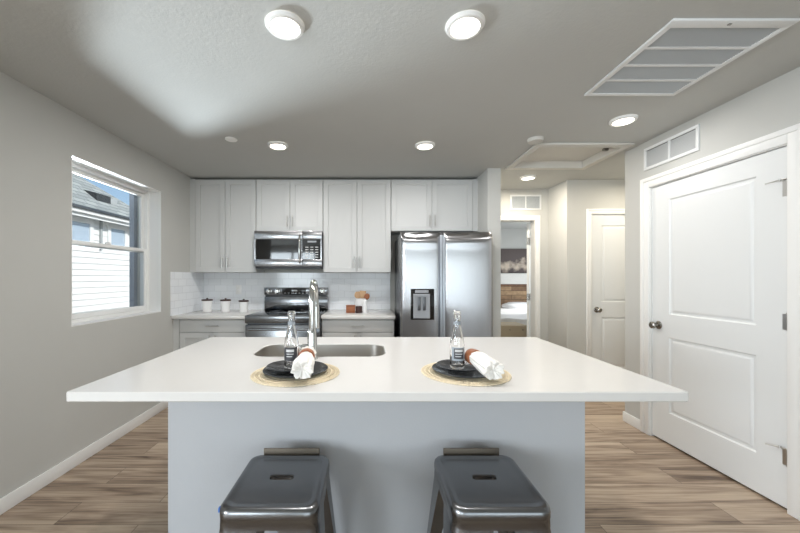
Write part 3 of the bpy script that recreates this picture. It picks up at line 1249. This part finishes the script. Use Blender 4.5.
def bottle(cx, cy, z, label, label_face):
    t = thing('glass_bottle', label, 'bottle', (cx, cy, z), 0, 'clear glass bottles')
    ro = [(.001, .006), (.018, .003), (.026, 0), (.029, .006), (.0295, .02), (.0295, .095), (.027, .115), (.020, .150), (.0145, .178), (.013, .205), (.0155, .208), (.0155, .216), (.013, .219)]
    ri = [(.0105, .219), (.0100, .205), (.0110, .178), (.0165, .150), (.0235, .115), (.026, .095), (.026, .02), (.022, .010), (.001, .012)]
    m = MB()
    m.lathe(ro + ri, (cx, cy, z), 40)
    m.build('body', 'glass', t)
    m = MB()
    m.lathe([(.0095, .200), (.0098, .219), (.016, .2195), (.016, .228), (.012, .233), (.002, .234)], (cx, cy, z), 24)
    m.build('stopper', 'glass', t)
    m = MB()
    rl = .0299
    for za, zb_, a0, a1 in ((.034, .088, -1.05, 1.05),):
        k = 20
        lo_ = [(cx + rl * sin(a0 + (a1 - a0) * i / k), cy - rl * cos(a0 + (a1 - a0) * i / k), z + za) for i in range(k + 1)]
        hi_ = [(p[0], p[1], z + zb_) for p in lo_]
        m.add(lo_ + hi_, [(i, i + 1, k + 2 + i, k + 1 + i) for i in range(k)])
    lab = m.build('label', label_face, t)
    m = MB()
    lo_ = [(cx + .03005 * sin(-.7 + 1.4 * i / 10), cy - .03005 * cos(-.7 + 1.4 * i / 10), z + .042) for i in range(11)]
    hi_ = [(p[0], p[1], z + .084) for p in lo_]
    m.add(lo_ + hi_, [(i, i + 1, 12 + i, 11 + i) for i in range(10)])
    m.build('label_patch', 'label_dark', lab)
    m = MB()
    rl = .0302
    for za, zb_, a0, a1 in ((.070, .080, -.55, .55), (.060, .0635, -.5, .5), (.050, .0535, -.5, .3)):
        k = 8
        lo_ = [(cx + rl * sin(a0 + (a1 - a0) * i / k), cy - rl * cos(a0 + (a1 - a0) * i / k), z + za) for i in range(k + 1)]
        hi_ = [(p[0], p[1], z + zb_) for p in lo_]
        m.add(lo_ + hi_, [(i, i + 1, k + 2 + i, k + 1 + i) for i in range(k)])
    m.build('label_print', 'pale_print', lab)
    m = MB()
    m.lathe([(.0142, .190), (.0148, .186), (.0150, .180), (.0150, .178)], (cx, cy, z), 20, 'Z', False, False)
    m.build('neck_band', 'label_grey', t)
    return t


def napkin(p0, p1, fr_, label, rlabel, z0, drop):
    """rolled napkin, gathered by the ring, flaring in ruffles at the near end"""
    d = Vector((p1[0] - p0[0], p1[1] - p0[1], 0))
    L = d.length
    d.normalize()
    s = Vector((-d.y, d.x, 0))
    up = Vector((0, 0, 1))
    m = MB()
    lps = []
    N = 72

    def zof(f):
        return z0 + .031 - drop * max(0, f - .3) ** 1.3 / .63

    prof = []
    for i in range(25):
        f = i / 24
        g = abs(f - fr_)
        r = .0245 + .0105 * min(1, g / .35) ** .8
        amp = .05 + .16 * min(1, g / .6)
        if f < .04:
            r *= .8 + 5 * f
        prof.append((f, r, amp))
    prof += [(1.0, .029, .3), (.985, .021, .36), (.955, .013, .4), (.95, .006, .3)]
    for f, r, amp in prof:
        lp = []
        for k in range(N):
            a = 2 * pi * k / N
            rr_ = r * (1 + amp * (.5 * sin(9 * a + f * 3) + .35 * sin(14 * a + 1.3 - f * 2)))
            c = Vector((p0[0], p0[1], 0)) + d * (L * f + .006 * amp * sin(5 * a))
            lp.append(Vector((c.x, c.y, zof(f))) + s * (rr_ * cos(a) * 1.05) + up * max(-.030, rr_ * sin(a) * .92))
        lps.append(lp)
    m.loops(lps, True, True)
    tag(m.build('napkin', 'linen', angle=80), label, 'napkin', 'rolled white napkins')
    m = MB()
    c = Vector((p0[0], p0[1], 0)) + d * (L * fr_)
    lps = []
    for f, r in ((-.020, .0262), (-.019, .0310), (0, .0328), (.019, .0310), (.020, .0262), (0, .0255)):
        lps.append([Vector((c.x, c.y, zof(fr_))) + d * f + s * r * cos(2 * pi * k / 32) * 1.04 + up * max(-.0305, r * sin(2 * pi * k / 32)) for k in range(32)])
    m.loops(lps, close=True)
    tag(m.build('napkin_ring', 'ring_wood'), rlabel, 'napkin ring', 'brown napkin rings')


# left setting
placemat(-.300, 1.402, 'round woven jute placemat at the left place setting')
plate(-.303, 1.408, .9187, .132, 'dinner_plate', 'charcoal dinner plate on the left placemat', 'charcoal dinner plates')
plate(-.328, 1.402, .9325, .092, 'salad_plate', 'small charcoal plate under the left bottle', 'small charcoal plates')
bottle(-.319, 1.40, .9382, 'clear glass bottle on the left plate beside the faucet', 'label_dark')
napkin((-.264, 1.475), (-.243, 1.235), .30, 'rolled white napkin with ruffled end at the left setting', 'brown wooden ring around the left napkin', .952, .012)
# right setting
placemat(.397, 1.41, 'round woven jute placemat at the right place setting')
plate(.394, 1.405, .9187, .132, 'dinner_plate', 'charcoal dinner plate on the right placemat', 'charcoal dinner plates')
plate(.372, 1.408, .9325, .092, 'salad_plate', 'small charcoal plate under the right bottle', 'small charcoal plates')
bottle(.363, 1.40, .9382, 'clear glass bottle with grey label on the right plate', 'label_grey')
napkin((.424, 1.425), (.461, 1.245), .16, 'rolled white napkin lying aslant at the right setting', 'brown wooden ring around the right napkin', .952, .018)

# ------------------------------------------------------------------ things on the back counters


def canister(x, y, r, h, label):
    t = thing('canister', label, 'canister', (x, y, .914), 0, 'white canisters with dark lids')
    MB().lathe([(r * .78, .0005), (r * .84, .004), (r, h * .95), (r * .98, h), (r * .9, h), (r * .9, h * .97)], (x, y, .914), 32).build('pot', 'white_ceramic', t)
    m = MB()
    m.lathe([(r * .88, h * .99), (r * 1.08, h + .001), (r * 1.08, h + .013), (r * 1.0, h + .016), (.012, h + .018)], (x, y, .914), 32)
    lid = m.build('lid', 'dark_wood', t)
    m = MB()
    m.lathe([(.009, h + .016), (.008, h + .021), (.013, h + .026), (.009, h + .031), (.002, h + .032)], (x, y, .914), 16)
    m.build('lid_knob', 'dark_wood', lid)


canister(-1.855, 3.90, .056, .128, 'white canister with dark lid, leftmost of the three')
canister(-1.645, 3.90, .054, .126, 'white canister with dark lid in the middle of three')
canister(-1.430, 3.88, .051, .118, 'small white canister with dark lid nearest the range')

cx, cy = -.10, 3.98
m = MB()
m.lathe([(.052, .0005), (.062, .004), (.072, .06), (.070, .11), (.062, .142), (.066, .152), (.062, .153), (.056, .142), (.062, .10), (.055, .02), (.001, .015)], (cx, cy, .914), 36)
tag(m.build('utensil_crock', 'white_ceramic'), 'white ceramic crock holding wooden utensils', 'crock')
specs = [('wooden_spoon', -.016, 0.014, 8, 'round wooden spoon leaning left in the white crock', .040, .052),
         ('wooden_spatula', .012, .0, -6, 'flat wooden spatula standing upright in the white crock', .038, .058),
         ('wooden_spoon', .030, -.012, -22, 'dark wooden spoon leaning right in the white crock', .032, .046)]
for i, (nm, dx, dy, lean, lab, hw, hh) in enumerate(specs):
    m = MB()
    M = Matrix.Translation((cx + dx * .5, cy + dy, .94)) @ Matrix.Rotation(R(-lean), 4, 'Y') if False else Matrix.Translation((cx + dx * .5, cy + dy, .935)) @ Matrix.Rotation(R(-lean), 4, 'Y')
    t = MB()
    t.tube([(0, 0, 0), (0, 0, .13)], .005, 8)
    lps = []
    for f in range(9):
        a = f / 8
        ww = hw * (sin(pi * (.08 + .84 * a)) ** .6 if nm == 'wooden_spoon' else (.35 + .65 * min(1, a * 2.2)))
        zz = .125 + a * hh * 1.6
        lps.append([(ww * cos(q), .005 * sin(q), zz) for q in [2 * pi * k / 16 for k in range(16)]])
    t.loops(lps, True, True)
    m.merge(t.bm, M)
    tag(m.build(nm, 'wood_light' if i < 2 else 'wood_brown'), lab, 'utensil', 'wooden utensils')
bxp = (-.17, 3.82)
wb = thing('wooden_box', 'brown wooden salt box in front of the crock', 'box', (bxp[0], bxp[1], .914))
m = MB()
m.box(bxp[0] - .085, bxp[0] + .015, bxp[1] - .045, bxp[1] + .045, .9145, .99, .006)
m.build('box_body', 'wood_brown', wb)
m = MB()
m.box(bxp[0] - .088, bxp[0] + .018, bxp[1] - .048, bxp[1] + .048, .9905, .998, .003)
m.build('lid', 'wood_brown', wb)
m = MB()
m.lathe([(.034, .0005), (.036, .003), (.036, .07), (.032, .074), (.03, .07), (.03, .01), (.001, .008)], (-.112, 3.78, .914), 28)
tag(m.build('wooden_cup', 'dark_wood'), 'small dark wooden cup beside the brown box', 'cup')
gr = thing('pepper_grinder', 'slim white grinder in front of the utensil crock', 'grinder', (-.045, 3.78, .914))
MB().lathe([(.026, .0005), (.027, .003), (.024, .05), (.025, .11), (.025, .112)], (-.045, 3.78, .914), 24).build('body', 'white_ceramic', gr)
MB().lathe([(.025, .1125), (.026, .118), (.024, .138), (.014, .150), (.002, .152)], (-.045, 3.78, .914), 24).build('cap', 'white_ceramic', gr)

# ------------------------------------------------------------------ stools
H = .605


def make_stool(label):
    t = thing('counter_stool', label, 'stool', (0, 0, 0), 0, 'gunmetal counter stools')
    hx, hy = .152, .160
    m = MB()
    n = 8
    q = [(hx + .004, .042, H - .062), (hx + .003, .042, H - .036), (hx + .0045, .043, H - .034), (hx + .0045, .043, H - .020), (hx + .003, .043, H - .010),
         (hx - .002, .041, H - .003), (hx - .009, .038, H), (hx - .016, .034, H - .0005), (hx - .024, .030, H - .004), (hx - .030, .026, H - .005)]
    lps = [rrect(0, 0, a, a + .011, r, z, n) for a, r, z in q]
    lps.append(rrect(0, 0, hx - .036, hy - .036, .024, H - .005, n))
    lps.append(rrect(0, .012, .050, .0205, .020, H - .005, n))
    lps.append(rrect(0, .012, .045, .0140, .0136, H - .005, n))
    lps.append(rrect(0, .012, .042, .0110, .0108, H - .007, n))
    lps.append(rrect(0, .012, .042, .0110, .0108, H - .022, n))
    # underside
    lps.append(rrect(0, .012, .045, .0140, .0136, H - .022, n))
    lps.append(rrect(0, 0, hx - .03, hy - .03, .026, H - .012, n))
    lps.append(rrect(0, 0, hx - .004, hy - .004, .038, H - .03, n))
    lps.append(rrect(0, 0, hx, hy, .04, H - .062, n))
    m.loops(lps, close=True)
    seat = m.build('seat', 'gunmetal', t, world=False, angle=45)
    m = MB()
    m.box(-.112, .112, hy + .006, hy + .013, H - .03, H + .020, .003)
    m.build('back_strip', 'gunmetal_bronze', t, world=False)  # low grey-brown strip standing just behind the seat edge
    zt, zb = H - .036, .012
    for sx in (-1, 1):
        for sy in (-1, 1):
            m = MB()
            lps = []
            for k in range(9):
                f = k / 8
                z = zt + (zb - zt) * f
                ox = hx + .002 + .050 * f
                oy = hy + .002 + .050 * f
                wl_ = .098 * (1 - f) ** 1.5 + .034
                th = .004
                rc = .034 * (1 - f) + .012
                out, inn = [], []
                # outer L profile with a rounded corner
                out.append((ox - wl_, oy))
                for j in range(7):
                    a = pi / 2 - pi / 2 * j / 6
                    out.append((ox - rc + rc * cos(a), oy - rc + rc * sin(a)))
                out.append((ox, oy - wl_))
                inn.append((ox - th, oy - wl_))
                for j in range(7):
                    a = pi / 2 * j / 6
                    inn.append((ox - rc + (rc - th) * cos(a), oy - rc + (rc - th) * sin(a)))
                inn.append((ox - wl_, oy - th))
                lps.append([(sx * px, sy * py, z) for px, py in out + inn])
            m.loops(lps, True, True)
            leg = m.build('leg', 'gunmetal', t, world=False)
            m = MB()
            ex, ey = sx * (hx + .052 - .016), sy * (hy + .052 - .016)
            m.box(ex - .02, ex + .02, ey - .02, ey + .02, 0, .013, .003)
            m.build('rubber_foot', 'rubber', leg, world=False)
    f = (zt - .2) / (zt - zb)
    ox, oy = hx + .05 * f - .004, hy + .05 * f - .004
    for pts in (((-ox, -oy), (ox, -oy)), ((-ox, oy), (ox, oy)), ((-ox, -oy), (-ox, oy)), ((ox, -oy), (ox, oy))):
        (a0, b0), (a1, b1) = pts
        m = MB()
        if a0 == a1:
            m.box(a0 - .003, a0 + .003, b0, b1, .188, .212, .002)
        else:
            m.box(a0, a1, b0 - .003, b0 + .003, .188, .212, .002)
        m.build('stretcher', 'gunmetal', t, world=False)
    return t


st = make_stool('gunmetal counter stool on the left under the island overhang, blue tape on its corner')
st.location = (-.31, 1.195, 0)
s2 = copy_tree(st)
s2.location = (.41, 1.195, 0)
s2['label'] = 'gunmetal counter stool on the right under the island overhang, without tape'
m = MB()
m.box(-.164, -.1555, -.128, -.116, H - .034, H - .020, .001)
m.build('tape', 'blue_tape', st, world=False)

# ------------------------------------------------------------------ ceiling fixtures


def downlight(x, y, label, power, warm=None):
    t = thing('ceiling_light', label, 'ceiling light', (x, y, CEIL), 0, 'round recessed ceiling lights')
    MB().lathe([(.087, -.0005), (.087, -.006), (.080, -.016), (.068, -.019), (.064, -.016), (.064, -.012)], (x, y, CEIL), 40, 'Z', False, False).build('trim_ring', 'trim_white', t)
    MB().lathe([(.0665, -.0125), (.05, -.0155), (.002, -.0165)], (x, y, CEIL), 32, 'Z', False, True).build('diffuser', 'lamp_white', t)
    l = lamp('lamp_glow', 'AREA', (0, 0, -.02), power, (1, .98, .96) if warm is None else warm, shape='DISK', size=.12)
    l.parent = t


downlight(-.379, 1.535, 'round recessed ceiling light, upper left of the two nearest', 9)
downlight(.433, 1.535, 'round recessed ceiling light, upper right of the two nearest', 9)
downlight(-.784, 2.93, 'round recessed ceiling light in front of the microwave cabinet', 11)
downlight(.4825, 2.93, 'round recessed ceiling light in front of the refrigerator', 11)
downlight(1.838, 2.46, 'round recessed ceiling light between large grille and attic hatch', 4.5)
downlight(1.81, 3.87, 'round recessed ceiling light in the hall by the bedroom door', 13, (1, .9, .76))

m = MB()
m.lathe([(.048, -.0005), (.048, -.006), (.044, -.010), (.002, -.011)], (-1.135, 2.80, CEIL), 28)
tag(m.build('sprinkler_cover', 'trim_white'), 'small white round sprinkler cover on the ceiling left', 'sprinkler cover')
sd = thing('smoke_detector', 'white round smoke detector beside the attic hatch', 'smoke detector', (1.39, 2.83, CEIL))
MB().lathe([(.062, -.0005), (.062, -.012), (.056, -.026), (.002, -.03)], (1.37, 2.80, CEIL), 32).build('cover', 'hatch_paint', sd)


def grille(root, w, h, nsec, frame, bars_mat, slat, vertical_secs=False, top=None):
    """flat grille in local x (0..w) by z (0..h), face towards -y"""
    m = MB()
    fr_ = frame
    nb = frame
    tp = top or frame
    m.box(0, w, -.012, 0, 0, nb, .002)
    m.box(0, w, -.012, 0, h - tp, h, .002)
    m.box(0, fr_, -.012, 0, nb, h - tp, .002)
    m.box(w - fr_, w, -.012, 0, nb, h - tp, .002)
    for k in range(1, nsec):
        if vertical_secs:
            x = fr_ + (w - 2 * fr_) * k / nsec
            m.box(x - .007, x + .007, -.011, 0, nb, h - tp)
        else:
            z = nb + (h - tp - nb) * k / nsec
            m.box(fr_, w - fr_, -.011, 0, z - .008, z + .008)
    m.build('frame', 'grille_white', root, world=False)
    m = MB()
    z = nb
    while z < h - tp - slat * .5:
        m.add([(fr_, -.008, z), (w - fr_, -.008, z), (w - fr_, -.003, z + slat * .96), (fr_, -.003, z + slat * .96), (fr_, -.007, z - .0008), (w - fr_, -.007, z - .0008)],
              [(0, 1, 2, 3), (4, 5, 1, 0)])
        z += slat
    m.build('louvers', bars_mat, root, world=False)
    MB().box(fr_ * .6, w - fr_ * .6, -.002, 0, nb * .6, h - tp * .6).build('backing', 'vent_dark', root, world=False)


# big return grille on the ceiling: local z runs towards the camera
gx0, gx1, gy0, gy1 = 1.338, 1.897, 1.494, 2.118
rt = thing('ceiling_grille', 'large white return air grille on the ceiling upper right', 'vent', (gx0, gy1, CEIL))
rt.rotation_euler = (R(90), 0, 0)
grille(rt, gx1 - gx0, gy1 - gy0, 4, .028, 'grille_mesh', .0125, top=.045)
MB().box(.26, .275, -.016, -.012, gy1 - gy0 - .026, gy1 - gy0 - .014, .002).build('latch', 'nickel', rt, world=False)
# wall grille above the wide door
rv = thing('wall_grille', 'white two-section wall grille above the wide right-hand door', 'vent', (XR, 2.87, 2.205), -pi / 2)
grille(rv, .477, .185, 2, .022, 'grille_pale', .0105, True)
# hall grille above the bedroom door
hv = thing('wall_grille', 'small white wall grille above the bedroom doorway', 'vent', (1.825, HALL, 2.18))
grille(hv, .40, .196, 2, .02, 'grille_mesh', .0105, True)

ah = thing('attic_hatch', 'white framed attic access hatch in the hall ceiling', 'attic hatch', (1.835, 3.21, CEIL))
m = MB()
ox0, ox1, oy0, oy1 = 1.42, 2.25, 2.875, 3.55
for a, b, c, d in ((ox0, ox1, oy0, HY0 - .001), (ox0, ox1, HY1 + .001, oy1), (ox0, HX0 - .001, HY0, HY1), (HX1 + .001, ox1, HY0, HY1)):
    m.box(a, b, c, d, CEIL - .018, CEIL - .0005, .003)
m.build('frame', 'hatch_paint', ah)
m = MB()
for a, b, c, d in ((HX0, HX1, HY0, HY0 + .012), (HX0, HX1, HY1 - .012, HY1), (HX0, HX0 + .012, HY0 + .012, HY1 - .012), (HX1 - .012, HX1, HY0 + .012, HY1 - .012)):
    m.box(a, b, c, d, CEIL - .018, CEIL + .11)
m.build('liner', 'hatch_paint', ah)
MB().box(HX0 + .012, HX1 - .012, HY0 + .012, HY1 - .012, CEIL + .05, CEIL + .065).build('panel', 'hatch_paint', ah)
m = MB()
m.box(HX1 - .06, HX1 - .013, 3.10, 3.125, CEIL + .018, CEIL + .04, .003)
m.build('latch', 'nickel', ah)

# ------------------------------------------------------------------ bedroom
bed = thing('bed', 'bed with white duvet and reclaimed wood headboard in the bedroom', 'bed', (2.95, 7.0, 0))
m = MB()
m.box(1.95, 3.95, 7.86, 7.94, .3, 1.15, .006)
m.build('headboard', 'reclaimed_wood', bed)
m = MB()
m.box(1.93, 3.97, 7.845, 7.95, 1.152, 1.40, .006)
m.build('headboard_top', 'whitewash', bed)
MB().box(2.1, 3.8, 6.05, 7.85, .004, .3, .01).build('bed_frame', 'wood_brown', bed)
m = MB()
lps = []
for i in range(13):
    f = i / 12
    y = 5.98 + (7.84 - 5.98) * f
    zc = .64 - .03 * f - (.06 if i == 0 else 0)
    lp = []
    for k in range(25):
        u = k / 24
        x = 2.0 + 1.9 * u
        zz = .28 + (zc - .28) * (1 - abs(2 * u - 1) ** 8) + .012 * sin(9 * x + 4 * y)
        lp.append((x, y, zz))
    lp += [(3.9, y, .27), (2.0, y, .27)]
    lps.append(lp)
m.loops(lps, True, True)
m.build('duvet', 'bedding', bed, angle=60)
for px in (2.45, 3.35):
    m = MB()
    m.lathe([(.001, -.09), (.12, -.085), (.2, -.04), (.215, 0), (.2, .04), (.12, .085), (.001, .09)], (0, 0, 0), 28)
    for v in m.bm.verts:
        v.co = Vector((v.co.x * 1.75 + px, v.co.y * 1.1 + 7.62, v.co.z + .665))
    m.build('pillow', 'bedding', bed)
bn = thing('bench', 'beige upholstered bench at the foot of the bed', 'bench', (2.0, 5.5, 0))
MB().box(1.45, 2.49, 5.3, 5.75, .12, .56, .02, 3).build('body', 'bench_cloth', bn)
for i in range(5):
    MB().lathe([(.010, 0), (.008, -.006), (.001, -.008)], (1.6 + i * .2, 5.3, .49), 12, 'Y').build('button', 'nickel', bn)
for x in (1.5, 2.44):
    for y in (5.35, 5.7):
        MB().box(x - .02, x + .02, y - .02, y + .02, .004, .12).build('leg', 'dark_wood', bn)
m = MB()
m.box(-.55, .55, -.015, .015, -.285, .285, .003)
pic = m.build('wall_art', 'canvas_print')
pic.location = (3.3, 7.984, 1.695)
tag(pic, 'brown canvas print above the bed headboard', 'wall art')
